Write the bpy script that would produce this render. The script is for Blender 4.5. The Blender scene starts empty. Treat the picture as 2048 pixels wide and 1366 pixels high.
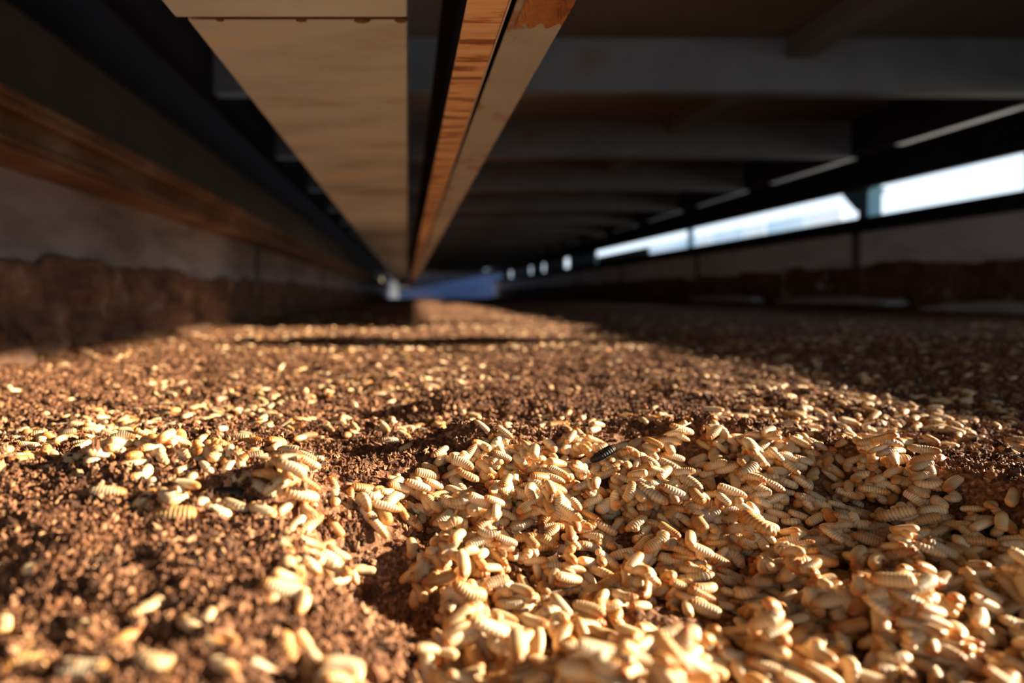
import bpy, bmesh, math, random
import numpy as np
from mathutils import Vector, Matrix, Euler

random.seed(7)
rng = np.random.default_rng(11)
SC = bpy.context.scene
COL = SC.collection

# ------------------------------------------------------------------ camera, light, exposure
H = 0.10                       # lens height above the bed (m)
VPX, VPY, F = 815.0, 590.0, 2048 * 24 / 36.0
cam_d = bpy.data.cameras.new('camera')
cam = bpy.data.objects.new('camera', cam_d)
COL.objects.link(cam)
cam.location = (0, 0, H)
cam.rotation_euler = (math.pi / 2, 0, 0)
cam_d.lens = 24
cam_d.sensor_width = 36
cam_d.shift_x = (1024 - VPX) / 2048
cam_d.shift_y = (VPY - 683) / 2048
cam_d.clip_start = 0.01
cam_d.clip_end = 200
cam_d.dof.use_dof = True
cam_d.dof.focus_distance = 0.40
cam_d.dof.aperture_fstop = 4.4
cam_d.dof.aperture_blades = 0
SC.camera = cam

world = bpy.data.worlds.new('sky')
SC.world = world
world.use_nodes = True
bg = world.node_tree.nodes['Background']
bg.inputs[0].default_value = (0.74, 0.87, 1.0, 1)
bg.inputs[1].default_value = 1.5

SUN_T, SUN_S = 0.280, 0.06      # rise and forward drift per metre towards the right
sun_d = bpy.data.lights.new('sun', 'SUN')
sun_d.energy = 27.0
sun_d.color = (1.0, 0.83, 0.61)
sun_d.angle = math.radians(0.9)
sun = bpy.data.objects.new('sun', sun_d)
COL.objects.link(sun)
sun.rotation_euler = Vector((1, SUN_S, SUN_T)).to_track_quat('Z', 'Y').to_euler()
sun.location = (6, 2, 3)

SC.view_settings.view_transform = 'Standard'
SC.view_settings.look = 'None'
SC.view_settings.gamma = 1
SC.view_settings.use_curve_mapping = False
SC.view_settings.exposure = 0.0
SC.cycles.max_bounces = 8
SC.cycles.diffuse_bounces = 5
SC.cycles.sample_clamp_indirect = 6

# ------------------------------------------------------------------ helpers
def tag(o, label=None, cat=None, group=None, kind=None):
    if label: o['label'] = label
    if cat: o['category'] = cat
    if group: o['group'] = group
    if kind: o['kind'] = kind
    return o

def link(name, me, parent=None):
    o = bpy.data.objects.new(name, me)
    COL.objects.link(o)
    if parent is not None: o.parent = parent
    return o

def empty(name, loc=(0, 0, 0)):
    o = link(name, None)
    o.location = loc
    o.empty_display_size = 0.05
    return o

def box(bm, x0, x1, y0, y1, z0, z1):
    vs = [bm.verts.new((x, y, z)) for x in (x0, x1) for y in (y0, y1) for z in (z0, z1)]
    for f in ((0, 1, 3, 2), (4, 6, 7, 5), (0, 4, 5, 1), (2, 3, 7, 6), (0, 2, 6, 4), (1, 5, 7, 3)):
        bm.faces.new([vs[i] for i in f])

def prism(bm, pts, axis, a, b):
    """extrude a 2-D outline along axis 'x' (pts = y,z), 'y' (pts = x,z)."""
    def co(p, t):
        return (t, p[0], p[1]) if axis == 'x' else (p[0], t, p[1])
    A = [bm.verts.new(co(p, a)) for p in pts]
    B = [bm.verts.new(co(p, b)) for p in pts]
    n = len(pts)
    for i in range(n):
        bm.faces.new((A[i], A[(i + 1) % n], B[(i + 1) % n], B[i]))
    bm.faces.new(A[::-1]); bm.faces.new(B)

def mesh(name, bm, mat, bevel=0.0, smooth=False):
    bmesh.ops.recalc_face_normals(bm, faces=bm.faces)
    if bevel:
        bmesh.ops.bevel(bm, geom=list(bm.edges), offset=bevel, segments=2, profile=0.5, affect='EDGES', clamp_overlap=True)
    me = bpy.data.meshes.new(name)
    bm.to_mesh(me); bm.free()
    me.materials.append(mat)
    if smooth:
        for p in me.polygons: p.use_smooth = True
    return me

def boxes(name, mat, *bs, bevel=0.0):
    bm = bmesh.new()
    for b in bs: box(bm, *b)
    return mesh(name, bm, mat, bevel)

def grid_mesh(name, P, mat, smooth=True):
    """P: (rows, cols, 3) array of points."""
    r, c, _ = P.shape
    idx = np.arange(r * c).reshape(r, c)
    q = np.stack([idx[:-1, :-1], idx[:-1, 1:], idx[1:, 1:], idx[1:, :-1]], -1).reshape(-1, 4)
    me = bpy.data.meshes.new(name)
    me.vertices.add(r * c)
    me.vertices.foreach_set('co', P.reshape(-1).astype(np.float32))
    me.loops.add(q.size)
    me.loops.foreach_set('vertex_index', q.reshape(-1).astype(np.int32))
    me.polygons.add(len(q))
    me.polygons.foreach_set('loop_start', (np.arange(len(q)) * 4).astype(np.int32))
    me.polygons.foreach_set('use_smooth', np.full(len(q), smooth))
    me.materials.append(mat)
    me.update(calc_edges=True)
    me.validate()
    return me

_T = rng.random((257, 257))
def vnoise(x, y, ox=0):
    x = np.asarray(x, float) + 71.3 * ox + 1000; y = np.asarray(y, float) + 37.7 * ox + 1000
    xi = np.floor(x).astype(int); yi = np.floor(y).astype(int)
    fx = x - xi; fy = y - yi
    fx = fx * fx * (3 - 2 * fx); fy = fy * fy * (3 - 2 * fy)
    a = _T[xi % 256, yi % 256]; b = _T[(xi + 1) % 256, yi % 256]
    c = _T[xi % 256, (yi + 1) % 256]; d = _T[(xi + 1) % 256, (yi + 1) % 256]
    return (a * (1 - fx) + b * fx) * (1 - fy) + (c * (1 - fx) + d * fx) * fy - 0.5

def fbm(x, y, octs=4, ox=0):
    s = 0; a = 1.0
    for k in range(octs):
        s = s + a * vnoise(x * 2 ** k, y * 2 ** k, ox + k); a *= 0.5
    return s

# ------------------------------------------------------------------ materials
def mat_new(name, rough=0.6, metallic=0.0, spec=0.5):
    m = bpy.data.materials.new(name); m.use_nodes = True
    b = m.node_tree.nodes['Principled BSDF']
    b.inputs['Roughness'].default_value = rough
    b.inputs['Metallic'].default_value = metallic
    b.inputs['Specular IOR Level'].default_value = spec
    return m, m.node_tree.nodes, m.node_tree.links, b

def ramp(n, stops):
    r = n.new('ShaderNodeValToRGB')
    e = r.color_ramp.elements
    while len(e) < len(stops): e.new(0.5)
    for el, (p, c) in zip(e, stops):
        el.position = p; el.color = (*c, 1)
    return r

def noise_mat(name, stops, scale=(1, 1, 1), nscale=6, detail=6, rough=0.6, metallic=0.0, spec=0.5, bump=0.0, bump_scale=80, rough_n=0.6, distort=0.0):
    m, n, l, b = mat_new(name, rough, metallic, spec)
    tc = n.new('ShaderNodeTexCoord'); mp = n.new('ShaderNodeMapping')
    mp.inputs['Scale'].default_value = scale
    l.new(tc.outputs['Object'], mp.inputs[0])
    nz = n.new('ShaderNodeTexNoise')
    nz.inputs['Scale'].default_value = nscale; nz.inputs['Detail'].default_value = detail
    nz.inputs['Roughness'].default_value = rough_n; nz.inputs['Distortion'].default_value = distort
    l.new(mp.outputs[0], nz.inputs['Vector'])
    r = ramp(n, stops)
    l.new(nz.outputs['Fac'], r.inputs[0]); l.new(r.outputs[0], b.inputs['Base Color'])
    if bump:
        n2 = n.new('ShaderNodeTexNoise'); n2.inputs['Scale'].default_value = bump_scale; n2.inputs['Detail'].default_value = 4
        l.new(mp.outputs[0], n2.inputs['Vector'])
        bp = n.new('ShaderNodeBump'); bp.inputs['Strength'].default_value = bump; bp.inputs['Distance'].default_value = 0.004
        l.new(n2.outputs['Fac'], bp.inputs['Height']); l.new(bp.outputs[0], b.inputs['Normal'])
    return m

M = {}
M['beige_steel'] = noise_mat('beige_painted_steel', [(0.30, (0.36, 0.32, 0.26)), (0.45, (0.48, 0.56, 0.60)), (0.55, (0.56, 0.65, 0.71)), (0.70, (0.70, 0.64, 0.50))],
                             scale=(1.6, 3.6, 1), nscale=2.6, detail=7, rough=0.5, bump=0.15)
M['beige_light'] = noise_mat('pale_painted_steel', [(0.30, (0.52, 0.61, 0.66)), (0.6, (0.64, 0.76, 0.84)), (0.75, (0.64, 0.70, 0.72))],
                             scale=(1.5, 4, 1), nscale=2.6, detail=7, rough=0.5, bump=0.15)
M['rust_strip'] = noise_mat('rust_streaked_steel', [(0.34, (0.09, 0.03, 0.01)), (0.44, (0.34, 0.14, 0.05)), (0.50, (0.70, 0.46, 0.25)), (0.66, (0.80, 0.60, 0.40))],
                            scale=(1.2, 9, 1), nscale=7.0, detail=6, rough=0.7, bump=0.1, distort=0.0)
M['grey_rust'] = noise_mat('grey_steel_with_rust', [(0.30, (0.16, 0.055, 0.018)), (0.40, (0.26, 0.16, 0.10)), (0.46, (0.32, 0.35, 0.36)), (0.75, (0.40, 0.44, 0.46))],
                           scale=(2, 1.6, 1), nscale=8, detail=7, rough=0.5, bump=0.2)
M['dark_steel'] = noise_mat('dark_grey_painted_steel', [(0.3, (0.085, 0.085, 0.085)), (0.6, (0.13, 0.135, 0.14)), (0.75, (0.12, 0.09, 0.07))],
                            scale=(1, 1, 1), nscale=3, rough=0.5)
M['ceiling'] = noise_mat('dull_steel_sheet', [(0.3, (0.10, 0.085, 0.07)), (0.7, (0.15, 0.13, 0.11))], nscale=2.5, rough=0.6)
M['black_steel'] = noise_mat('near_black_steel', [(0.3, (0.012, 0.012, 0.018)), (0.7, (0.022, 0.022, 0.03))], nscale=4, rough=0.85, spec=0.15)
M['olive'] = noise_mat('olive_grey_plate', [(0.3, (0.10, 0.09, 0.06)), (0.7, (0.15, 0.135, 0.095))], nscale=3, rough=0.7)
M['rail_rust'] = noise_mat('brown_rusted_rail', [(0.30, (0.10, 0.042, 0.018)), (0.46, (0.19, 0.095, 0.045)), (0.58, (0.25, 0.15, 0.085)), (0.72, (0.38, 0.27, 0.19))],
                           scale=(1, 1.2, 3), nscale=4, detail=6, rough=0.6, bump=0.3)
M['galv'] = noise_mat('galvanised_steel', [(0.3, (0.62, 0.64, 0.68)), (0.7, (0.78, 0.80, 0.84))], nscale=9, rough=0.38, metallic=0.8)
M['teal'] = noise_mat('teal_painted_steel', [(0.3, (0.06, 0.17, 0.25)), (0.7, (0.09, 0.23, 0.32))], nscale=4, rough=0.5)
M['blue_film'] = noise_mat('blue_sheet', [(0.3, (0.015, 0.036, 0.11)), (0.7, (0.045, 0.09, 0.22))], scale=(0.6, 1, 3), nscale=1.6, rough=0.45)
M['pale_blue'] = noise_mat('pale_blue_panel', [(0.3, (0.42, 0.60, 0.74)), (0.7, (0.70, 0.80, 0.88))], scale=(1, 0.6, 0.2), nscale=1.2, rough=0.6)
M['white_panel'] = noise_mat('white_panel', [(0.3, (0.74, 0.77, 0.80)), (0.7, (0.84, 0.86, 0.88))], nscale=2, rough=0.6)
M['concrete'] = noise_mat('pale_concrete', [(0.3, (0.45, 0.43, 0.40)), (0.7, (0.58, 0.56, 0.53))], nscale=1.5, rough=0.85)
M['sheen_pale'] = noise_mat('pale_dust_sheen', [(0.32, (0.50, 0.47, 0.45)), (0.6, (0.80, 0.80, 0.83))], nscale=9, rough=0.35, bump=0.4)  # paleness carries the sky sheen on the dusty bank
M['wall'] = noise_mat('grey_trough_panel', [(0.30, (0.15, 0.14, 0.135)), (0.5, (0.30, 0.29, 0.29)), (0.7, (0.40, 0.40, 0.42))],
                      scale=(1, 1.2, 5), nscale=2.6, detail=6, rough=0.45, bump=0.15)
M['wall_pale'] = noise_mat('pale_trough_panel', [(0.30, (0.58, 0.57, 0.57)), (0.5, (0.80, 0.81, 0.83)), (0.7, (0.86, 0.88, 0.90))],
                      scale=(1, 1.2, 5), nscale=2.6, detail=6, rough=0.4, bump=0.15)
M['mud'] = noise_mat('dried_brown_mud', [(0.30, (0.045, 0.02, 0.01)), (0.46, (0.13, 0.06, 0.03)), (0.60, (0.20, 0.105, 0.055)), (0.74, (0.38, 0.32, 0.28))],
                     nscale=14, detail=7, rough=0.8, bump=0.7, bump_scale=90)
M['rust_patch'] = noise_mat('flaking_orange_rust', [(0.32, (0.08, 0.025, 0.01)), (0.48, (0.30, 0.12, 0.035)), (0.7, (0.46, 0.26, 0.11))], nscale=22, rough=0.85, bump=0.5)
M['straw'] = noise_mat('pale_straw', [(0.3, (0.45, 0.30, 0.14)), (0.7, (0.62, 0.46, 0.25))], nscale=60, rough=0.6)

def soil_mat(name, instanced=False):
    m, n, l, b = mat_new(name, 0.8, 0.0, 0.3)
    tc = n.new('ShaderNodeTexCoord')
    nz = n.new('ShaderNodeTexNoise'); nz.inputs['Scale'].default_value = 420; nz.inputs['Detail'].default_value = 5
    l.new(tc.outputs['Object'], nz.inputs['Vector'])
    r = ramp(n, [(0.27, (0.035, 0.013, 0.005)), (0.46, (0.125, 0.050, 0.020)), (0.60, (0.24, 0.108, 0.048)), (0.72, (0.48, 0.27, 0.14))])
    if instanced:
        oi = n.new('ShaderNodeObjectInfo')
        ma = n.new('ShaderNodeMath'); ma.operation = 'MULTIPLY_ADD'
        ma.inputs[1].default_value = 0.42; ma.inputs[2].default_value = 0.27
        l.new(oi.outputs['Random'], ma.inputs[0]); l.new(ma.outputs[0], r.inputs[0])
    else:
        l.new(nz.outputs['Fac'], r.inputs[0])
        bp = n.new('ShaderNodeBump'); bp.inputs['Strength'].default_value = 0.6; bp.inputs['Distance'].default_value = 0.002
        l.new(nz.outputs['Fac'], bp.inputs['Height']); l.new(bp.outputs[0], b.inputs['Normal'])
    l.new(r.outputs[0], b.inputs['Base Color'])
    return m
M['soil'] = soil_mat('brown_crumbly_substrate')
M['crumb'] = soil_mat('brown_crumb', True)

def larva_mat(name, dark=False):
    m, n, l, b = mat_new(name, 0.36, 0.0, 0.5)
    at = n.new('ShaderNodeAttribute'); at.attribute_name = 'along'
    gr = n.new('ShaderNodeAttribute'); gr.attribute_name = 'groove'
    oi = n.new('ShaderNodeObjectInfo')
    if dark:
        b.inputs['Roughness'].default_value = 0.55
        r1 = ramp(n, [(0, (0.02, 0.012, 0.009)), (1, (0.035, 0.02, 0.016))])
        r2 = ramp(n, [(0, (0.03, 0.02, 0.015)), (1, (0.06, 0.04, 0.03))])
    else:
        r1 = ramp(n, [(0.0, (0.66, 0.48, 0.27)), (0.30, (0.78, 0.63, 0.43)), (0.55, (0.68, 0.48, 0.26)), (0.78, (0.50, 0.41, 0.29)), (0.90, (0.60, 0.34, 0.12)), (1.0, (0.38, 0.21, 0.09))])
        r2 = ramp(n, [(0.0, (0.58, 0.25, 0.07)), (0.14, (0.80, 0.56, 0.32)), (0.42, (1, 1, 1)), (0.86, (1, 0.98, 0.94)), (1.0, (0.86, 0.62, 0.36))])
    l.new(oi.outputs['Random'], r1.inputs[0]); l.new(at.outputs['Fac'], r2.inputs[0])
    mx = n.new('ShaderNodeMix'); mx.data_type = 'RGBA'; mx.blend_type = 'MULTIPLY'; mx.inputs[0].default_value = 1.0
    l.new(r1.outputs[0], mx.inputs[6]); l.new(r2.outputs[0], mx.inputs[7])
    mg = n.new('ShaderNodeMix'); mg.data_type = 'RGBA'; mg.blend_type = 'MULTIPLY'
    l.new(gr.outputs['Fac'], mg.inputs[0]); l.new(mx.outputs[2], mg.inputs[6]); mg.inputs[7].default_value = (0.80, 0.66, 0.50, 1)
    l.new(mg.outputs[2], b.inputs['Base Color'])
    tc = n.new('ShaderNodeTexCoord')
    nz = n.new('ShaderNodeTexNoise'); nz.inputs['Scale'].default_value = 900; nz.inputs['Detail'].default_value = 3
    l.new(tc.outputs['Object'], nz.inputs['Vector'])
    bp = n.new('ShaderNodeBump'); bp.inputs['Strength'].default_value = 0.25; bp.inputs['Distance'].default_value = 0.0006
    l.new(nz.outputs['Fac'], bp.inputs['Height']); l.new(bp.outputs[0], b.inputs['Normal'])
    if not dark:
        b.inputs['Subsurface Weight'].default_value = 0.35
        b.inputs['Subsurface Radius'].default_value = (1.0, 0.55, 0.25)
        b.inputs['Subsurface Scale'].default_value = 0.0025
    return m
M['larva'] = larva_mat('cream_larva_skin')
M['larva_dark'] = larva_mat('dark_larva_skin', True)
M['head'] = noise_mat('brown_head_capsule', [(0.3, (0.30, 0.13, 0.045)), (0.7, (0.46, 0.23, 0.08))], nscale=300, rough=0.3)

# ------------------------------------------------------------------ the setting: trough, ceiling, ground outside
XL, XR = -0.57, 2.40
Y0, Y1 = -1.4, 19.0
def Z(dz): return H + dz

ground = tag(link('ground', boxes('ground', M['concrete'], (2.9, 60, -20, 90, -0.5, -0.40))), kind='structure')
base = tag(link('floor', boxes('floor', M['concrete'], (-1.2, 2.9, Y0 - 1, 26, -0.20, -0.12))), kind='structure')

def panel_wall(name, x0, x1, z0, z1, first, step, side, wmat):
    w = tag(empty(name, (x0, 0, z0)), kind='structure')
    ys = [Y0]; y = first
    while y > Y0: y -= step
    y += step
    while y < Y1: ys.append(y); y += step
    ys.append(Y1)
    cache = {}
    for a, b in zip(ys[:-1], ys[1:]):
        L = round(b - a - 0.006, 4)
        if L not in cache:
            bm = bmesh.new()
            box(bm, 0, x1 - x0, 0, L, 0, z1 - z0)
            cache[L] = mesh('panel', bm, wmat, 0.004)
        p = link('panel', cache[L], w)
        p.location = (random.uniform(-0.0015, 0.0015), a + 0.003, 0)
    for y in ys[1:-1]:
        xa = (x1 - x0) if side < 0 else -0.005
        link('joint_strip', boxes('joint_strip', M['dark_steel'], (xa, xa + 0.005, y - 0.032, y + 0.032, 0.02, z1 - z0), bevel=0.001), w)
    t = 0.012
    link('backing', boxes('backing', M['black_steel'], (-t, -0.002, Y0, Y1, 0.0, z1 - z0) if side < 0 else ((x1 - x0) + 0.002, (x1 - x0) + t, Y0, Y1, 0.0, z1 - z0)), w)
    return w
panel_wall('wall_left', XL - 0.03, XL, -0.12, 0.288, 2.59, 2.0, -1, M['wall'])
panel_wall('wall_right', XR, XR + 0.03, -0.12, Z(0.331), 3.65, 2.0, 1, M['wall_pale'])

# rims of the trough
def rim(name, label, xin, xout, z0, z1, mat, y0, y1):
    """C-shaped rail, open face towards the trough"""
    s = 1 if xout > xin else -1
    t = 0.012
    e = empty(name, (xin, 0, z0))
    tag(e, label, 'rail')
    bm = bmesh.new(); box(bm, s * 0.020, s * 0.030, y0, y1, 0, z1 - z0)
    link('web', mesh('web', bm, mat), e)
    bm = bmesh.new(); box(bm, 0, xout - xin, y0, y1, z1 - z0, z1 - z0 + t); box(bm, 0, s * t, y0, y1, z1 - z0 - 0.014, z1 - z0)
    link('top_flange', mesh('top_flange', bm, mat, 0.003), e)
    bm = bmesh.new(); box(bm, 0, xout - xin, y0, y1, -t, 0); box(bm, 0, s * t, y0, y1, 0, 0.010)
    link('bottom_flange', mesh('bottom_flange', bm, mat, 0.003), e)
    return e
rim('rim_rail', 'brown rusted channel rail capping the grey left trough wall', -0.50, -0.60, Z(0.180) + 0.012, Z(0.262) - 0.012, M['rail_rust'], Y0, 17.0)
rim('rim_rail', 'dark steel rail along the top of the right trough wall', 2.36, 2.46, Z(0.333) + 0.012, Z(0.403) - 0.012, M['black_steel'], Y0, Y1)
tag(link('shade_board', boxes('shade_board', M['dark_steel'], (2.38, 2.40, Y0, 2.2, Z(0.4045), Z(0.440)), bevel=0.004)), 'added low dark board out of view on the right rail, shading the bed', 'board')  # added out of view to set where the rail's shadow ends

# upper tier: ceiling sheet, girders, beams
CD = 0.764
ceil = tag(empty('ceiling', (0, 0, Z(CD))), kind='structure')
BEAMS = [2.02 + 0.942 * k for k in range(20)]
edges = [-1.3, -0.4, 0.14, 1.08] + BEAMS
for a, b in zip(edges[:-1], edges[1:]):
    p = link('sheet', boxes('sheet', M['ceiling'], (-0.80, 2.44, a, b - 0.0002, 0.002, 0.012)), ceil)

g = tag(empty('side_girder', (-0.767, 0, Z(0.56))), 'near-black box girder running along the upper left edge of the tier', 'girder')
link('box_section', boxes('box_section', M['black_steel'], (0, 0.184, Y0, 20.9, 0, CD - 0.56 - 0.002), bevel=0.006), g)
tag(link('side_plate', boxes('side_plate', M['olive'], (-0.785, -0.769, Y0, 20.9, Z(0.262), Z(CD) - 0.002))), 'dim olive-grey plate closing the gap above the left rail', 'plate')

web_me = boxes('web', M['dark_steel'], (-0.575, 1.925, 0, 0.008, 0.006, CD - 0.60 - 0.004))
bf_me = boxes('bottom_flange', M['dark_steel'], (-0.575, 1.925, -0.004, 0.060, 0, 0.006))
stiff_me = boxes('stiffener', M['dark_steel'], (-0.004, 0.004, -0.03, -0.0005, 0.008, CD - 0.60 - 0.01))
words = ['nearest', 'second', 'third', 'fourth', 'fifth', 'sixth']
for k, y in enumerate(BEAMS):
    e = empty('cross_beam', (0, y, Z(0.60)))
    if k < 6:
        tag(e, '%s dark grey steel cross beam under the ceiling, counted from the front' % words[k], 'beam', 'cross beams under the upper tier')
    else:
        tag(e, 'distant dark cross beam lost in the shade beyond the first six', 'beam', 'cross beams under the upper tier')
    link('web', web_me, e); link('bottom_flange', bf_me, e)

for k, (a, b) in enumerate(zip([1.08] + BEAMS[:7], BEAMS[:8])):
    s = tag(link('stringer', boxes('stringer', M['dark_steel'], (1.12, 1.20, a + 0.07, b - 0.012, Z(0.70), Z(CD) - 0.002), bevel=0.004)),
            ('dark stringer under the ceiling sheet, bay before the %s cross beam' % words[k]) if k < 6 else 'dark stringer under the ceiling sheet, distant bay', 'stringer', 'ceiling stringers')

# galvanised lip at the right ends of the beams
for k, (a, b) in enumerate(zip([0.14, 1.08] + BEAMS[:11], [1.08] + BEAMS[:12])):
    e = tag(empty('edge_strip', (1.93, a, Z(0.60))), ('galvanised edge strip ending at the right tip of the %s cross beam' % words[k - 1]) if 0 < k < 7 else 'nearest galvanised edge strip, beyond the right edge of the picture' if k == 0 else 'galvanised edge strip in the distant bays at right', 'strip', 'galvanised edge strips')
    link('lip', boxes('lip', M['galv'], (0.008, 0.038, 0.03, b - a - 0.25, -0.004, 0.0)), e)  # lip stops short of each beam; the gap stands for a shadow break
    link('upstand', boxes('upstand', M['black_steel'], (0.0, 0.008, 0.0, b - a, 0.001, CD - 0.5995)), e)

# wide beige duct-like beam
WD, SY = 0.22, 0.546
tag(link('wide_beam', boxes('wide_beam', M['beige_light'], (-0.183, 0.0, 0.05, SY - 0.008, Z(WD - 0.0015), Z(0.59)), bevel=0.002)), 'nearest length of wide pale box beam overhead, in front of the rusty seam', 'beam')
wb = tag(empty('wide_beam', (0, SY, Z(WD))), 'long wide beige box beam overhead running away behind the rusty seam', 'beam')
link('casing', boxes('casing', M['beige_steel'], (-0.176, 0.0, 0, 19.5, 0, 0.37), bevel=0.0015), wb)
link('seam_edge', boxes('seam_edge', M['mud'], (-0.172, -0.001, -0.0025, -0.0003, 0.0002, 0.06)), wb)
for (x, r) in ((-0.036, 0.0050), (-0.085, 0.0034), (-0.005, 0.0042), (-0.150, 0.0025)):
    bm = bmesh.new()
    bmesh.ops.create_icosphere(bm, subdivisions=2, radius=r, matrix=Matrix.Translation((x, 0.0, 0.0)) @ Matrix.Diagonal((1.3, 0.9, 0.5, 1)))
    for q in bm.verts: q.co += Vector((random.uniform(-1, 1), random.uniform(-1, 1), 0)) * r * 0.2
    link('rust_lump', mesh('rust_lump', bm, M['mud'], smooth=True), wb)

CZ = 0.18
ch = tag(empty('hanging_channel', (0.0625, 0, Z(CZ))), 'rust-streaked steel channel hanging right of the wide beige beam', 'channel')
link('rusty_flange', boxes('rusty_flange', M['rust_strip'], (-0.026, -0.0008, 0.1, 20.0, -0.0015, 0.0015), bevel=0.0006), ch)
link('flange_edge', boxes('flange_edge', M['galv'], (-0.0007, 0.0004, 0.1, 20.0, -0.0020, 0.010)), ch)
link('bottom_plate', boxes('bottom_plate', M['grey_rust'], (0.0042, 0.0397, 0.1, 20.0, -0.002, 0.001), (0.0367, 0.0397, 0.1, 20.0, 0.001, 0.126), bevel=0.0007), ch)
link('top_plate', boxes('top_plate', M['black_steel'], (-0.026, 0.0397, 0.1, 20.0, 0.1285, 0.131)), ch)
link('web', boxes('web', M['black_steel'], (-0.010, -0.006, 0.1, 20.0, 0.002, 0.128)), ch)
bm = bmesh.new()
bmesh.ops.create_grid(bm, x_segments=12, y_segments=24, size=0.5)
for q in bm.verts:
    k = 1 + 0.30 * math.sin(q.co.x * 17 + 1) * math.sin(q.co.y * 7)
    q.co = Vector((0.0238 + q.co.x * 0.0305, 0.40 + q.co.y * 0.10 * k, -0.0028 + 0.0006 * math.sin(q.co.x * 40) * math.sin(q.co.y * 60)))
link('rust_scale', mesh('rust_scale', bm, M['rust_patch']), ch)
for y in (0.9, 3.93, 6.76):
    link('hanger', boxes('hanger', M['black_steel'], (0.016, 0.022, y, y + 0.03, 0.131, CD - CZ - 0.001)), ch)

# right-hand openings: posts, gussets, outer fascia
tag(link('outer_fascia', boxes('outer_fascia', M['black_steel'], (2.40, 2.43, 2.25, 20.5, Z(0.56), Z(CD) - 0.002))), 'black fascia plate above the bright openings on the right', 'fascia')
def post(y0, y1, label, brace=True):
    e = tag(empty('post', (2.44, y0, Z(0.404))), label, 'post')
    link('shaft', boxes('shaft', M['teal'], (0, 0.08, 0, y1 - y0, 0, 0.28), bevel=0.004), e)
    if brace:
        bm = bmesh.new()
        prism(bm, [(y1 - y0, 0.05), (y1 - y0 + 0.02, 0.055), (y1 - y0 + 0.13, 0.150), (y1 - y0 + 0.13, 0.30), (y1 - y0, 0.30)], 'x', 0.0, 0.012)
        link('gusset', mesh('gusset', bm, M['teal'], 0.002), e)
    for pts in ([(-0.001, 0.0), (-0.02, 0.0), (-0.006, 0.006), (-0.001, 0.022)], [(-0.001, 0.16), (-0.001, 0.125), (-0.010, 0.148), (-0.035, 0.16)]):
        bm = bmesh.new(); prism(bm, pts, 'x', 0.0, 0.08)
        link('weld_fillet', mesh('weld_fillet', bm, M['teal']), e)
    return e
post(3.62, 3.70, 'teal steel post with gusset between the two bright openings')
post(1.50, 1.60, 'added teal post beyond the right edge of the picture, casting a shadow band')  # added out of view to throw the shadow band across the bed
post(2.58, 2.70, 'teal steel post at the right edge of the nearest bright opening', False)
for i, (y0, y1, lab) in enumerate(((5.95, 6.0, 'thin teal upright in the far bright opening'),)):
    e = tag(link('upright', boxes('upright', M['teal'], (2.46, 2.50, y0, y1, Z(0.404), Z(0.66)), bevel=0.003)), lab, 'post')

# far cover boards that shut most of the openings, with slits of sky between them
covers = [(7.0, 8.9, 'dark_steel'), (8.95, 10.45, 'teal'), (10.75, 12.3, 'dark_steel'), (12.5, 13.6, 'blue_film'), (13.8, 16.2, 'blue_film'), (16.5, 18.0, 'blue_film')]
cl = ['first', 'second', 'third', 'fourth', 'fifth', 'sixth']
for i, (a, b, mt) in enumerate(covers):
    z0 = Z(0.402); z1 = Z(0.72) if i else Z(0.50)
    tag(link('cover_board', boxes('cover_board', M[mt], (2.47, 2.49, a, b, z0, z1), bevel=0.003)),
        '%s %s cover board shutting the far end of the right opening' % (cl[i], {'dark_steel': 'dark', 'teal': 'teal', 'blue_film': 'blue'}[mt]), 'board', 'cover boards at the far right')

# outside: pale panels of a fence seen through the far opening
xo = 6.5
ys = [10.2, 11.15, 12.4, 13.2, 14.6, 15.3, 16.6, 18.3, 20.0, 22.0]
for i, (a, b) in enumerate(zip(ys[:-1], ys[1:])):
    hh = 1.42
    tag(link('fence_panel', boxes('fence_panel', M['white_panel'] if i % 2 == 0 and i < 6 else M['pale_blue'], (xo, xo + 0.05, a + 0.03, b - 0.03, -0.4, hh), bevel=0.01)),
        'pale fence panel outside, seen blurred through the far bright opening', 'panel', 'pale fence panels outside')

# far end
def slab(name, pts, y0, y1, m):
    bm = bmesh.new(); prism(bm, pts, 'y', y0, y1)
    return link(name, mesh(name, bm, m))
tag(slab('end_sheet', [(-0.70, -0.12), (3.0, -0.12), (3.0, 0.86), (2.69, 0.77), (1.2, 0.48), (-0.70, 0.10)], 20.96, 20.98, M['blue_film']), 'blue sheet with a sloping top edge closing the far end of the trough', 'sheet')
tag(slab('end_board', [(-0.80, -0.12), (3.0, -0.12), (3.0, 0.86), (-0.80, 0.86)], 21.0, 21.03, M['black_steel']), 'near-black board behind the blue sheet at the far end', 'board')
e = tag(empty('end_post', (-0.52, 19.6, -0.10)), 'pale short post standing at the far left end of the trough', 'post')
link('shaft', boxes('shaft', M['white_panel'], (0, 0.26, 0, 0.12, 0, 0.62), bevel=0.01), e)
link('cap', boxes('cap', M['galv'], (-0.01, 0.27, -0.01, 0.13, 0.621, 0.64), bevel=0.004), e)

# ------------------------------------------------------------------ the bed: relief
def P(px, py, z=0.0):
    Y = (H - z) * F / (py - VPY)
    return ((px - VPX) / F * Y, Y)

CREST = [P(*q) for q in ((-300, 1010), (0, 1000), (300, 992), (560, 965), (800, 930), (1000, 893), (1300, 872), (1600, 885), (1850, 930), (2100, 985))]
CREST += [(0.55, 0.36), (0.8, 0.36)]
_cx = np.array([c[0] for c in CREST]); _cy = np.array([c[1] for c in CREST])
def crest_y(X): return np.interp(X, _cx, _cy)

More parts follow.
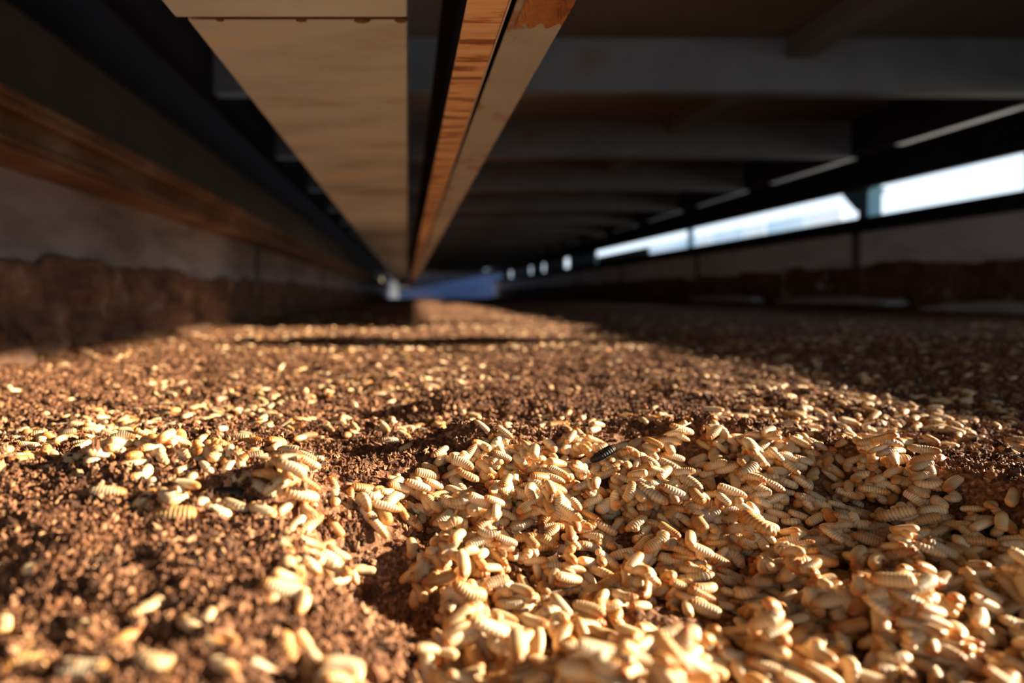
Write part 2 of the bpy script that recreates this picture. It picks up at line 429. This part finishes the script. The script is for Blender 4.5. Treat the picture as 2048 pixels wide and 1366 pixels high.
def G(X, Y, px, py, sx, sy, h):
    a, b = P(px, py, -0.010 if py > 940 else 0.0)
    return h * np.exp(-((X - a) / sx) ** 2 - ((Y - b) / sy) ** 2)

def base_h(X, Y):
    X = np.asarray(X, float); Y = np.asarray(Y, float)
    z = 0.010 * fbm(X * 6, Y * 6, 3, 3) * np.clip(Y / 0.5, 0.3, 1.2)
    z = z + 0.0055 * fbm(X * 45, Y * 45, 3, 9)
    cy = crest_y(X)
    near = np.clip((0.9 - np.abs(X - 0.1)) / 0.4, 0, 1)
    dy = Y - cy
    z = z + near * (0.005 + 0.010 * np.clip((-0.02 - X) / 0.05, 0, 1)) * np.exp(-(dy / np.where(dy > 0, 0.035, 0.06)) ** 2)
    z = z + G(X, Y, 1050, 900, 0.045, 0.035, 0.006)       # hump that shades the soil left of it
    z = z + G(X, Y, 1560, 905, 0.06, 0.03, 0.003)
    z = z + G(X, Y, 1900, 1000, 0.06, 0.05, -0.004)
    z = z - 0.015 * np.clip((cy - 0.03 - Y) / 0.10, 0, 1) * np.clip((X + 0.04) / 0.07, 0, 1)     # the heap falls away towards the lens
    z = z - 0.009 * np.clip((cy - 0.03 - Y) / 0.10, 0, 1)
    heap = np.clip((cy + 0.01 - Y) / 0.04, 0, 1) * np.clip((X + 0.05) / 0.06, 0, 1)
    z = z - heap * 0.024
    z = z + heap * 0.012 * fbm(X * 24 + 0.4, Y * 30, 2, 17)
    z = z + G(X, Y, 760, 1085, 0.030, 0.022, -0.030)      # dark hollow
    z = z + G(X, Y, 930, 1075, 0.024, 0.020, 0.013)
    z = z + G(X, Y, 1150, 1105, 0.034, 0.011, -0.018)
    z = z + G(X, Y, 1330, 1080, 0.03, 0.012, 0.007)
    z = z + G(X, Y, 930, 888, 0.035, 0.014, 0.011)
    z = z + G(X, Y, 900, 815, 0.05, 0.02, 0.012)
    z = z + G(X, Y, 760, 825, 0.05, 0.03, -0.006)
    z = z + G(X, Y, 700, 900, 0.05, 0.025, -0.010)
    z = z + G(X, Y, 900, 1250, 0.010, 0.012, -0.010)
    z = z + G(X, Y, 250, 1150, 0.05, 0.02, 0.004)
    # banks against the walls
    z = z + 0.022 * np.exp(-(X - XL) / 0.05) * np.clip((Y - 0.5) / 0.6, 0, 1)
    z = z + 0.065 * np.exp(-(XR - X) / 0.20)
    z = z + 0.018 * np.clip((Y - 4) / 5, 0, 1) * (0.6 + np.sin(X * 3.1 + 0.8) * 0.4)
    return z

NR, NC = 640, 620
t = np.linspace(0, 1, NR)
Yr = 1.0 / ((1 - t) / 0.105 + t / 19.0)
Yr = 0.105 * (Yr / 0.105)
u = np.linspace(-1, 1, NC); u = np.sign(u) * np.abs(u) ** 1.0
uu = np.concatenate([np.linspace(-1.3, -0.66, 40)[:-1], np.linspace(-0.66, 0.96, NC - 80), np.linspace(0.96, 1.7, 42)[1:]])
XX = np.clip(uu[None, :] * Yr[:, None], XL + 0.001, XR - 0.001)
YY = np.repeat(Yr[:, None], XX.shape[1], 1)
ZZ = base_h(XX, YY)
ZZ = ZZ + 0.0022 * fbm(XX * 260, YY * 260, 3, 21) * np.clip(1.6 - YY / 1.5, 0.15, 1)
bed = tag(link('substrate_bed', grid_mesh('substrate_bed', np.stack([XX, YY, ZZ], -1), M['soil'])), 'brown crumbly substrate filling the trough from wall to wall', 'substrate', kind='stuff')
# the rest of the bed, below and behind the camera
xs = np.linspace(XL + 0.001, XR - 0.001, 120); ysb = np.linspace(Y0, 2.0, 160)
XB, YB = np.meshgrid(xs, ysb)
ZB = -0.03 + 0.012 * fbm(XB * 6, YB * 6, 3, 3) - 0.02 * (YB > 0.12)
rest = link('lower_layer', grid_mesh('lower_layer', np.stack([XB, YB, ZB], -1), M['soil']), bed)
rest['kind'] = 'stuff'

# ------------------------------------------------------------------ dried crust on the walls
def crust(name, label, side, y0, y1, n, topf, thick):
    yy = y0 * (y1 / y0) ** np.linspace(0, 1, n); zz = np.linspace(-0.05, 1, 46)
    Yg, Tg = np.meshgrid(yy, zz, indexing='ij')
    top = topf(Yg)
    Zg = Tg * top
    lump = 0.55 + 0.9 * fbm(Yg * 11, Zg * 16, 4, 31) + 0.5 * fbm(Yg * 34, Zg * 40, 3, 37)
    th = thick * np.clip(lump, 0.02, 2.0) * np.clip(1.15 - Tg, 0, 1) ** 0.6
    edge = Tg > 0.985
    th = np.where(edge, 0.0005, th)
    x = (XL + th) if side < 0 else (XR - th)
    return tag(link(name, grid_mesh(name, np.stack([x, Yg, Zg], -1), M['mud'])), label, 'crust', kind='stuff')
crust('wall_crust', 'lumpy dried brown crust caked along the lower left wall', -1, 0.55, 18, 420, lambda y: 0.155 + 0.030 * fbm(y * 7, y * 0, 4, 41), 0.040)
crust('wall_crust', 'thin brown dirt caked along the lower right wall', 1, 1.2, 18, 260, lambda y: 0.255 + 0.035 * fbm(y * 5, y * 0, 4, 43), 0.022)

# pale dusty strips below the right wall, cool sky sheen put into their colour
sheens = [((1395, 1515), 0.085, 'shortest pale grey strip of painted sky sheen on dust at the foot of the right wall'),
         ((1570, 1800), 0.082, 'brightest pale grey strip of painted sky sheen on dust at the foot of the right wall'),
         ((1865, 2100), 0.062, 'dim grey strip of painted sky sheen on dust at the right edge below the wall')]
for (xa, xb), zt, lab in sheens:
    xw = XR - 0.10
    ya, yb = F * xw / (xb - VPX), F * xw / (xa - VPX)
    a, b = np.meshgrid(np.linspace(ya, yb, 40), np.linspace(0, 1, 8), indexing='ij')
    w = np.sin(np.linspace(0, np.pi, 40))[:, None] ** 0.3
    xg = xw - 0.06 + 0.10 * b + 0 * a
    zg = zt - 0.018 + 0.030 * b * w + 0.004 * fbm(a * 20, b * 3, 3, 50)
    me = grid_mesh('dust_sheen', np.stack([xg, a, zg], -1), M['sheen_pale'])
    o = tag(link('dust_sheen', me), lab, 'film', 'painted sky sheen strips at the right wall')
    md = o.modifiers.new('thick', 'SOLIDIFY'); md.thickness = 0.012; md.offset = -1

# ------------------------------------------------------------------ larvae: shapes
NV = 9
BEND = [0.0, 0.35, -0.5, 0.8, -1.1, 1.7, 2.7, 0.6, -2.1]
def larva_geo(v, rings=45, around=14):
    s = np.linspace(0, 1, rings)
    ang = BEND[v] * (s - 0.5)
    if v == 7: ang = 0.9 * np.sin(s * 2 * np.pi)
    if v in (5, 6): ang = BEND[v] * ((s - 0.5) + 0.12 * np.sin(s * 6.28))
    d = np.stack([np.cos(ang), np.sin(ang)], -1) / (rings - 1)
    sp = np.cumsum(d, 0); sp -= sp.mean(0)
    prof = np.interp(s, [0, 0.015, 0.05, 0.12, 0.25, 0.45, 0.7, 0.86, 0.95, 0.985, 1.0],
                     [0.12, 0.36, 0.56, 0.77, 0.93, 1.0, 0.99, 0.92, 0.76, 0.50, 0.12])
    nseg = 11
    ph = (s * nseg) % 1.0
    gd = np.minimum(ph, 1 - ph)
    groove = np.exp(-(gd / 0.13) ** 2)
    groove[(s < 0.03) | (s > 0.97)] = 0
    r = prof * (1 + 0.05 * np.sin(np.pi * ph) - 0.08 * groove) * 0.182 * (1.0 + 0.06 * math.sin(v * 2.1))
    return s, sp, ang, r, groove

LG = [larva_geo(v) for v in range(NV)]
def larva_mesh(v, mat, name):
    s, sp, ang, r, groove = LG[v]
    n, a = len(s), 14
    th = np.linspace(0, 2 * np.pi, a, endpoint=False)
    nx, ny = -np.sin(ang), np.cos(ang)
    c, sn = np.cos(th), np.sin(th)
    # flattened belly, fleshy side fold
    side = 1.06 + 0.05 * np.abs(c) ** 6
    X = sp[:, 0:1] + nx[:, None] * r[:, None] * c * side
    Yv = sp[:, 1:2] + ny[:, None] * r[:, None] * c * side
    Zv = r[:, None] * np.where(sn > 0, sn * 0.90, sn * 0.74)
    V = np.stack([X, Yv, Zv], -1).reshape(-1, 3)
    F_ = [(i * a + j, i * a + (j + 1) % a, (i + 1) * a + (j + 1) % a, (i + 1) * a + j) for i in range(n - 1) for j in range(a)]
    F_ += [tuple(range(a))[::-1], tuple((n - 1) * a + j for j in range(a))]
    me = bpy.data.meshes.new(name)
    me.from_pydata(V.tolist(), [], F_)
    me.materials.append(mat)
    for nm, val in (('along', s), ('groove', groove)):
        at = me.attributes.new(nm, 'FLOAT', 'POINT')
        at.data.foreach_set('value', np.repeat(val, a).astype(np.float32))
    bm = bmesh.new(); bm.from_mesh(me); bmesh.ops.recalc_face_normals(bm, faces=bm.faces); bm.to_mesh(me); bm.free()
    for p in me.polygons: p.use_smooth = True
    return me
LM = [larva_mesh(v, M['larva'], 'larva') for v in range(NV)]
LMD = [larva_mesh(v, M['larva_dark'], 'larva') for v in range(NV)]
def head_mesh(v):
    s, sp, ang, r, g = LG[v]
    bm = bmesh.new()
    m4 = Matrix.Translation((sp[0, 0], sp[0, 1], -0.004)) @ Matrix.Rotation(ang[0], 4, 'Z') @ Matrix.Diagonal((0.026, 0.022, 0.020, 1))
    bmesh.ops.create_uvsphere(bm, u_segments=8, v_segments=6, radius=1, matrix=m4)
    return mesh('head', bm, M['head'], smooth=True)
HM_ = [head_mesh(v) for v in range(NV)]

# ------------------------------------------------------------------ larvae: letting them fall on the bed
RES = 0.0015
hx0, hx1, hy0, hy1 = -0.80, 1.05, 0.09, 1.35
gx = np.arange(hx0, hx1, RES); gy = np.arange(hy0, hy1, RES)
GX, GY = np.meshgrid(gx, gy, indexing='ij')
HMAP = base_h(GX, GY).astype(np.float64)
HBASE = HMAP.copy()
def hsample(x, y):
    i = np.clip(((np.asarray(x) - hx0) / RES).astype(int), 0, len(gx) - 1)
    j = np.clip(((np.asarray(y) - hy0) / RES).astype(int), 0, len(gy) - 1)
    return HMAP[i, j]
IDX5 = np.linspace(2, 42, 9).astype(int)
IDXS = np.linspace(1, 43, 15).astype(int)

def drop(x, y, yaw, v, L, pitch_add=0.0, sink=0.0, roll=0.0):
    s, sp, ang, r, g = LG[v]
    c, sn = math.cos(yaw), math.sin(yaw)
    lx = sp[IDX5, 0] * L; ly = sp[IDX5, 1] * L
    wx = x + c * lx - sn * ly; wy = y + sn * lx + c * ly
    gz = hsample(wx, wy)
    b = np.polyfit(lx, gz, 1)[0] if np.ptp(lx) > 1e-4 else 0.0
    pitch = math.atan(max(-0.4, min(0.4, b * 0.8))) + pitch_add
    tp = math.tan(max(-1.2, min(1.2, pitch)))
    cp = math.cos(pitch)
    need = gz + r[IDX5] * L * 0.70 - lx * cp * tp
    need.sort()
    if abs(pitch_add) > 0.3:
        z = need[2] - 0.002
    else:
        z = 0.5 * (need[-2] + need[-4])
    z -= sink * L * 0.15
    R = Euler((roll, -pitch, yaw), 'XYZ').to_matrix()
    mat = np.array(R)
    pts = np.stack([sp[IDXS, 0], sp[IDXS, 1], 0 * sp[IDXS, 0]], -1) * L
    w = pts @ mat.T + np.array([x, y, z])
    rr = r[IDXS] * L
    for (a, b_, z_), q in zip(w, rr):
        i0 = int((a - q - hx0) / RES); i1 = int((a + q - hx0) / RES) + 2
        j0 = int((b_ - q - hy0) / RES); j1 = int((b_ + q - hy0) / RES) + 2
        if i0 < 0 or j0 < 0 or i1 >= len(gx) or j1 >= len(gy): continue
        D2 = (GX[i0:i1, j0:j1] - a) ** 2 + (GY[i0:i1, j0:j1] - b_) ** 2
        hgt = z_ + 0.85 * np.sqrt(np.clip(q * q - D2, 0, None))
        sub = HMAP[i0:i1, j0:j1]
        np.maximum(sub, np.where(D2 < q * q, hgt, -9), out=sub)
    return (x, y, z, roll, -pitch, yaw, L, v)

def inpoly(px, py, poly):
    r = np.zeros(len(px), bool); n = len(poly)
    for i in range(n):
        x1, y1 = poly[i]; x2, y2 = poly[(i + 1) % n]
        c = ((y1 > py) != (y2 > py)) & (px < (x2 - x1) * (py - y1) / (y2 - y1 + 1e-9) + x1)
        r ^= c
    return r
def to_px(x, y, z=0.0): return VPX + F * x / y, VPY + F * (H - z) / y

HEAP = [(560, 965), (690, 985), (740, 1010), (690, 1040), (640, 1075), (545, 1120), (520, 1165), (640, 1165), (840, 1150), (835, 1230), (860, 1300), (640, 1310), (520, 1420),
        (500, 1900), (4200, 1900), (3300, 1000), (2500, 975), (2048, 965), (1900, 945), (1850, 915), (1600, 878), (1420, 868), (1290, 880), (1100, 872), (960, 882), (800, 925), (690, 950)]
larvae = []
N = 26000
cx = rng.uniform(-0.15, 0.62, N); cy_ = rng.uniform(0.105, 0.53, N)
px, py = to_px(cx, cy_, base_h(cx, cy_) + 0.008)
inside = inpoly(px, py, HEAP) & (cx < 0.25 + 0.65 * cy_)
dens = np.clip(0.62 + 0.9 * fbm(cx * 22, cy_ * 22, 2, 61), 0.05, 1)
dens = dens * np.where(px < 860, 0.55, 1.0)
HOLLOWS = ((760, 1070, 100, 50), (1150, 1100, 90, 22), (1000, 1120, 60, 14), (870, 1260, 50, 35), (1420, 985, 60, 12))
for qx, qy, rx, ry in HOLLOWS:
    dens = dens * (1 - 0.99 * np.exp(-((px - qx) / rx) ** 2 - ((py - qy) / ry) ** 2))
k_in = np.where(inside & (rng.random(N) < dens))[0]
PILE = 4200
for i in k_in[:PILE]:
    L = rng.uniform(0.0118, 0.0168)
    pa = rng.normal(0, 0.10)
    if rng.random() < 0.05: pa = rng.choice([-1, 1]) * rng.uniform(0.5, 1.1)
    v = int(rng.choice(NV, p=[0.16, 0.18, 0.16, 0.13, 0.11, 0.07, 0.03, 0.11, 0.05]))
    larvae.append(drop(cx[i], cy_[i], rng.uniform(0, 6.283), v, L, pa, rng.uniform(0, 0.35), rng.normal(0, 0.5)))

# scattered larvae on the soil, denser along the lit ridge and in loose clusters
CL = [(120, 890, 95, 22, 46), (390, 900, 130, 40, 26), (160, 985, 190, 15, 80), (420, 980, 150, 15, 75), (330, 1030, 60, 14, 14), (560, 1020, 55, 35, 40), (230, 860, 110, 25, 28),
      (560, 850, 140, 20, 20), (1000, 870, 200, 16, 50), (1450, 850, 300, 14, 70), (1800, 880, 250, 22, 90), (560, 1300, 120, 50, 8), (650, 1230, 110, 40, 9), (250, 1180, 160, 60, 8), (150, 1290, 200, 50, 6), (820, 850, 120, 12, 14), (1700, 830, 320, 18, 70)]
for (qx, qy, sx, sy, n) in CL:
    for _ in range(n):
        a, b = rng.normal(qx, sx), rng.normal(qy, sy * 0.8)
        if b < 790 or b > 1420: continue
        if any(((a - q[0]) / q[2]) ** 2 + ((b - q[1]) / q[3]) ** 2 < 1 for q in HOLLOWS): continue
        x, y = P(a, b)
        if not (hx0 + .03 < x < hx1 - .03 and hy0 + .03 < y < hy1 - .03): continue
        larvae.append(drop(x, y, rng.uniform(0, 6.283), int(rng.integers(0, 8)), rng.uniform(0.0115, 0.016), rng.normal(0, 0.2), rng.uniform(0.0, 0.5), rng.normal(0, 0.4)))
nfar = 2600
fy = 1 / rng.uniform(1 / 1.28, 1 / 0.50, nfar); fx = rng.uniform(-0.62, 0.95, nfar) * fy
keep = (vnoise(fx * 9, fy * 9, 71) + 0.25 * rng.normal(size=nfar) + 0.45 * (fy - 0.5)) > 0.24
keep &= (fx > XL + 0.03)
for x, y in zip(fx[keep], fy[keep]):
    larvae.append(drop(x, y, rng.uniform(0, 6.283), int(rng.integers(0, 5)), rng.uniform(0.012, 0.016), 0, rng.uniform(0.2, 1.0), 0))
near_n = len(larvae)

# single larvae that can be told apart, put on top last
def ray_hit(px, py):
    for Y in np.arange(0.10, 1.2, 0.001):
        x = (px - VPX) / F * Y; z = H - (py - VPY) / F * Y
        if z <= hsample(x, Y): return x, Y
    return P(px, py)
SPECIAL = [  # px, py, yaw, variant, length, pitch, dark, label
    (1205, 915, 0.15, 1, 0.018, 0.10, True, 'glossy dark brown larva among cream ones on the crest of the heap'),
    (455, 992, 0.10, 0, 0.014, 0.05, True, 'dark purplish larva on the lit ridge left of the heap'),
    (1515, 1040, -1.2, 6, 0.021, 0.0, False, 'large C-shaped cream larva lying open-side right on the heap'),
    (1500, 900, 1.4, 6, 0.018, 0.0, False, 'cream larva curled into a ring at the back crest of the heap'),
    (665, 970, 1.35, 0, 0.018, -0.95, False, 'pointed cream larva standing on end at the left tip of the heap'),
    (1098, 885, 1.0, 0, 0.018, -0.85, False, 'upright cream larva poking above the back crest of the heap'),
    (1660, 890, 1.2, 0, 0.018, -0.9, False, 'slim cream larva standing upright at the back right of the heap'),
    (975, 1290, 0.0, 5, 0.019, 0.0, False, 'blurred crescent larva curving upwards at the bottom centre'),
    (600, 1030, 0.35, 3, 0.018, 0.05, False, 'arched cream larva beside the dark hollow left of the heap'),
    (345, 1022, 0.05, 1, 0.020, 0.05, False, 'plump bright larva lying across the brown soil at left'),
    (1300, 1000, -0.9, 5, 0.019, 0.0, False, 'hook-shaped cream larva in the middle of the heap'),
    (1790, 1050, -0.6, 0, 0.021, 0.05, False, 'long straight tan larva slanting across the right of the heap'),
    (1625, 1300, 0.0, 0, 0.0, 0.0, False, ''),
]
special = []
for (a, b, yaw, v, L, pa, dk, lab) in SPECIAL:
    if not lab: continue
    x, y = ray_hit(a, b)
    special.append((drop(x, y, yaw, v, L, pa, 0.1, 0.0), dk, lab))

# who is seen, and how large
def score(l):
    x, y, z, ro, pi_, ya, L, v = l
    if y < 0.12: return 0
    a, b = to_px(x, y, z)
    if not (-40 < a < 2088 and 600 < b < 1400): return 0
    s, sp, ang, r, g = LG[v]
    R = np.array(Euler((ro, pi_, ya), 'XYZ').to_matrix())
    pts = np.stack([sp[IDX5, 0], sp[IDX5, 1], 0 * sp[IDX5, 0]], -1) * L @ R.T + np.array([x, y, z])
    pts[:, 2] += r[IDX5] * L * 0.85
    vis = 0
    tt = np.linspace(0.02, 0.6, 40)
    for p in pts:
        q = p[None] * (1 - tt[:, None]) + np.array([0, 0, H])[None] * tt[:, None]
        ok = q[:, 2] > hsample(q[:, 0], q[:, 1]) - 0.0012
        ok |= q[:, 1] < hy0
        vis += ok.all()
    return vis / 9 * (L / y) ** 2
sc_ = np.array([score(l) for l in larvae])
order = np.argsort(-sc_)
N_IND = 300 - len(special)
ind = order[:N_IND]
restl = order[N_IND:]
restl = [i for i in restl]

def place(l, dark=False):
    x, y, z, ro, pi_, ya, L, v = l
    o = link('larva', (LMD if dark else LM)[v])
    o.location = (x, y, z); o.rotation_euler = (ro, pi_, ya); o.scale = (L, L, L)
    h = link('head', HM_[v], o)
    return o
for l, dk, lab in special:
    tag(place(l, dk), lab, 'larva', 'larvae that stand out')
inds = []
for i in ind:
    l = larvae[i]; o = place(l)
    a, b = to_px(l[0], l[1], l[2])
    inside1 = inpoly(np.array([a]), np.array([b + 6]), HEAP)[0]
    sw = ['straight', 'slightly bent', 'slightly bent', 'curved', 'curved', 'strongly curled', 'ring-curled', 'wavy', 'strongly curled'][l[7]]
    if abs(l[4]) > 0.5: sw = 'steeply tilted'
    def T(lab, grp): tag(o, sw + ' ' + lab, 'larva', sw + ' ' + grp)
    if not inside1:
        if b > 1060: T('cream larva lying on the blurred brown soil in the bottom left corner', 'larvae on the front soil')
        elif a < 800 and b > 955: T('cream larva along the lit soil ridge left of the heap', 'larvae on the soil ridge')
        elif a < 800: T('small cream larva in the loose clusters on brown soil at far left', 'larvae in the left clusters')
        else: T('cream larva half sunk in the crumbs just behind the heap', 'larvae behind the heap')
    elif b > 1200:
        if a < 1000: T('plump blurred larva at the bottom centre, left edge of the heap front', 'larvae at the bottom centre')
        elif a < 1500: T('plump blurred larva at the bottom, right of the picture centre', 'larvae at the bottom')
        else: T('plump blurred larva in the bottom right corner', 'larvae in the bottom right corner')
    elif b > 1030:
        if a < 900: T('cream larva around the dark hollow at the left flank of the heap', 'larvae around the hollow')
        elif a < 1450: T('cream larva in the middle of the dense heap', 'larvae in the middle of the heap')
        else: T('cream larva on the right flank of the heap, above the corner', 'larvae on the right flank')
    else:
        if a < 900: T('cream larva at the pointed left tip of the heap', 'larvae at the left tip')
        elif a < 1450: T('sharply seen ridged cream larva near the dark larva on the crest', 'larvae near the dark one')
        else: T('sharply seen ridged cream larva on the back right crest', 'larvae on the back right crest')
    inds.append(o)

# far larvae straight on the bed
nf = 5200
fy = 1 / rng.uniform(1 / 4.5, 1 / 1.25, nf); fx = rng.uniform(-0.6, 0.95, nf) * fy
keep = (vnoise(fx * 6, fy * 6, 81) + 0.3 * rng.normal(size=nf)) > 0.14
keep &= (fx > XL + 0.04) & (fx < XR - 0.1)
fx, fy = fx[keep], fy[keep]
fz = base_h(fx, fy) + 0.0015
far = [(x, y, z, 0, rng.normal(0, .15), rng.uniform(0, 6.283), rng.uniform(0.012, 0.017), int(rng.integers(0, 5))) for x, y, z in zip(fx, fy, fz)]

src = {}
for o in COL.objects:
    if o.name.startswith('larva') and o.type == 'MESH':
        for v in range(NV):
            if o.data == LM[v] and v not in src: src[v] = o
def points_obj(name, L_):
    me = bpy.data.meshes.new(name)
    A = np.array(L_)
    me.vertices.add(len(A)); me.vertices.foreach_set('co', A[:, :3].reshape(-1).astype(np.float32))
    at = me.attributes.new('rot', 'FLOAT_VECTOR', 'POINT'); at.data.foreach_set('vector', A[:, 3:6].reshape(-1).astype(np.float32))
    at = me.attributes.new('size', 'FLOAT', 'POINT'); at.data.foreach_set('value', A[:, 6].astype(np.float32))
    at = me.attributes.new('shape', 'INT', 'POINT'); at.data.foreach_set('value', A[:, 7].astype(np.int32))
    return link(name, me)
def named(n, nm, typ):
    a = n.new('GeometryNodeInputNamedAttribute'); a.data_type = typ; a.inputs['Name'].default_value = nm
    return a
def new_tree(name):
    t_ = bpy.data.node_groups.new(name, 'GeometryNodeTree')
    t_.interface.new_socket('Geometry', in_out='INPUT', socket_type='NodeSocketGeometry')
    t_.interface.new_socket('Geometry', in_out='OUTPUT', socket_type='NodeSocketGeometry')
    return t_, t_.nodes, t_.links, t_.nodes.new('NodeGroupInput'), t_.nodes.new('NodeGroupOutput')
def larva_tree(name):
    t_, n, l, gi, go = new_tree(name)
    jn = n.new('GeometryNodeJoinGeometry')
    rot = named(n, 'rot', 'FLOAT_VECTOR'); siz = named(n, 'size', 'FLOAT'); shp = named(n, 'shape', 'INT')
    e2r = n.new('FunctionNodeEulerToRotation'); l.new(rot.outputs[0], e2r.inputs[0])
    for v in range(NV):
        s_ = src.get(v) or list(src.values())[0]
        oi = n.new('GeometryNodeObjectInfo'); oi.inputs['Object'].default_value = s_
        oi.transform_space = 'ORIGINAL'
        oi.inputs['As Instance'].default_value = False
        cmp_ = n.new('FunctionNodeCompare'); cmp_.data_type = 'INT'; cmp_.operation = 'EQUAL'
        ci = [i for i in cmp_.inputs if i.type == 'INT']
        l.new(shp.outputs[0], ci[0]); ci[1].default_value = v
        iop = n.new('GeometryNodeInstanceOnPoints')
        l.new(gi.outputs[0], iop.inputs['Points']); l.new(cmp_.outputs[0], iop.inputs['Selection'])
        l.new(oi.outputs['Geometry'], iop.inputs['Instance']); l.new(e2r.outputs[0], iop.inputs['Rotation']); l.new(siz.outputs[0], iop.inputs['Scale'])
        l.new(iop.outputs[0], jn.inputs[0])
    l.new(jn.outputs[0], go.inputs[0])
    return t_
lt = larva_tree('larva_scatter')
for nm, lst, lab in (('larva_heap', [larvae[i] for i in restl], 'mass of small cream larvae filling the heap and dotting the near soil'),
                     ('larva_scatter', far, 'countless distant larvae speckling the far bed')):
    o = points_obj(nm, lst)
    md = o.modifiers.new('scatter', 'NODES'); md.node_group = lt
    o.data.materials.append(M['larva'])
    tag(o, lab, 'larvae', kind='stuff')

# ------------------------------------------------------------------ crumbs of substrate
def crumb_points():
    n1 = 120000
    y = 1 / rng.uniform(1 / 1.9, 1 / 0.115, n1)
    # even out: more crumbs per area close to the lens, but enough further back
    y2 = rng.uniform(0.25, 1.6, 60000)
    y = np.concatenate([y, y2])
    x = rng.uniform(-0.66, 0.97, len(y)) * y
    a, b = to_px(x, y, base_h(x, y) + 0.004)
    ins = inpoly(a, b, HEAP)
    hol = 0.02 + 0 * a
    for qx, qy, rx, ry in HOLLOWS: hol = hol + 0.9 * np.exp(-((a - qx) / rx) ** 2 - ((b - qy) / ry) ** 2)
    hol = hol + 0.12 * (a < 860)
    k = (~ins | (rng.random(len(y)) < hol)) & (x > XL + 0.01)
    x, y = x[k], y[k]
    # few crumbs lie on the larvae themselves
    i = np.clip(((x - hx0) / RES).astype(int), 0, len(gx) - 1); j = np.clip(((y - hy0) / RES).astype(int), 0, len(gy) - 1)
    on = (HMAP[i, j] - HBASE[i, j] > 0.0008) & (x > hx0) & (x < hx1) & (y < hy1)
    k = ~on | (rng.random(len(x)) < 0.07)
    x, y = x[k], y[k]
    # clumps: crumbs pile up where the noise is high
    cl = np.clip(vnoise(x * 70, y * 70, 91) + 0.5, 0, 1)
    s = (0.0005 + 0.0017 * rng.random(len(x)) ** 2.4 + 0.0004 * np.clip(y, 0, 1.6)) * (0.7 + 0.6 * cl)
    inr = (x > hx0) & (x < hx1) & (y < hy1 - 0.01)
    z = np.where(inr, hsample(x, y), base_h(x, y)) + s * 0.2 + 0.0022 * rng.random(len(x)) * cl
    rot = rng.uniform(0, 6.28, (len(x), 3))
    return np.stack([x, y, z, rot[:, 0], rot[:, 1], rot[:, 2], s, rng.integers(0, 3, len(x))], -1)
cp = crumb_points()
co = points_obj('substrate_crumb', cp)
t_, n, l, gi, go = new_tree('crumb_scatter')
jn = n.new('GeometryNodeJoinGeometry')
rot = named(n, 'rot', 'FLOAT_VECTOR'); siz = named(n, 'size', 'FLOAT'); shp = named(n, 'shape', 'INT')
e2r = n.new('FunctionNodeEulerToRotation'); l.new(rot.outputs[0], e2r.inputs[0])
for v in range(3):
    ico = n.new('GeometryNodeMeshIcoSphere'); ico.inputs['Radius'].default_value = 1.0; ico.inputs['Subdivisions'].default_value = 2
    nz = n.new('ShaderNodeTexNoise'); nz.inputs['Scale'].default_value = 1.5 + 0.4 * v; nz.inputs['Detail'].default_value = 3
    pos = n.new('GeometryNodeInputPosition')
    off = n.new('ShaderNodeVectorMath'); off.operation = 'ADD'; off.inputs[1].default_value = (7.3 * v, 3.1 * v, 1.7)
    l.new(pos.outputs[0], off.inputs[0]); l.new(off.outputs[0], nz.inputs['Vector'])
    mul = n.new('ShaderNodeMath'); mul.operation = 'MULTIPLY_ADD'; mul.inputs[1].default_value = 4.2; mul.inputs[2].default_value = -1.15
    l.new(nz.outputs[0], mul.inputs[0])
    sc2 = n.new('ShaderNodeVectorMath'); sc2.operation = 'SCALE'
    l.new(pos.outputs[0], sc2.inputs[0]); l.new(mul.outputs[0], sc2.inputs['Scale'])
    sq = n.new('ShaderNodeVectorMath'); sq.operation = 'MULTIPLY'; sq.inputs[1].default_value = [(1.2, 0.9, 0.8), (1.0, 1.0, 0.65), (1.5, 0.7, 0.7)][v]
    l.new(sc2.outputs[0], sq.inputs[0])
    sp_ = n.new('GeometryNodeSetPosition'); l.new(ico.outputs[0], sp_.inputs[0]); l.new(sq.outputs[0], sp_.inputs['Position'])
    sm = n.new('GeometryNodeSetMaterial'); sm.inputs['Material'].default_value = M['crumb']; l.new(sp_.outputs[0], sm.inputs[0])
    cmp_ = n.new('FunctionNodeCompare'); cmp_.data_type = 'INT'; cmp_.operation = 'EQUAL'
    ci = [i for i in cmp_.inputs if i.type == 'INT']
    l.new(shp.outputs[0], ci[0]); ci[1].default_value = v
    iop = n.new('GeometryNodeInstanceOnPoints')
    l.new(gi.outputs[0], iop.inputs['Points']); l.new(cmp_.outputs[0], iop.inputs['Selection'])
    l.new(sm.outputs[0], iop.inputs['Instance']); l.new(e2r.outputs[0], iop.inputs['Rotation']); l.new(siz.outputs[0], iop.inputs['Scale'])
    l.new(iop.outputs[0], jn.inputs[0])
l.new(jn.outputs[0], go.inputs[0])
md = co.modifiers.new('scatter', 'NODES'); md.node_group = t_
co.data.materials.append(M['crumb'])
tag(co, 'loose brown crumbs of substrate strewn over the bed', 'crumbs', kind='stuff')

# a bit of straw on the crest
x, y = ray_hit(1355, 905)
z = float(hsample(x, y))
bm = bmesh.new()
bmesh.ops.create_cone(bm, cap_ends=True, segments=6, radius1=0.0006, radius2=0.0004, depth=0.022)
s = tag(link('straw', mesh('straw', bm, M['straw'], smooth=True)), 'thin pale straw lying slantwise on the crest of the heap', 'straw')
s.location = (x, y, z + 0.0025); s.rotation_euler = (0.2, 1.25, 0.5)
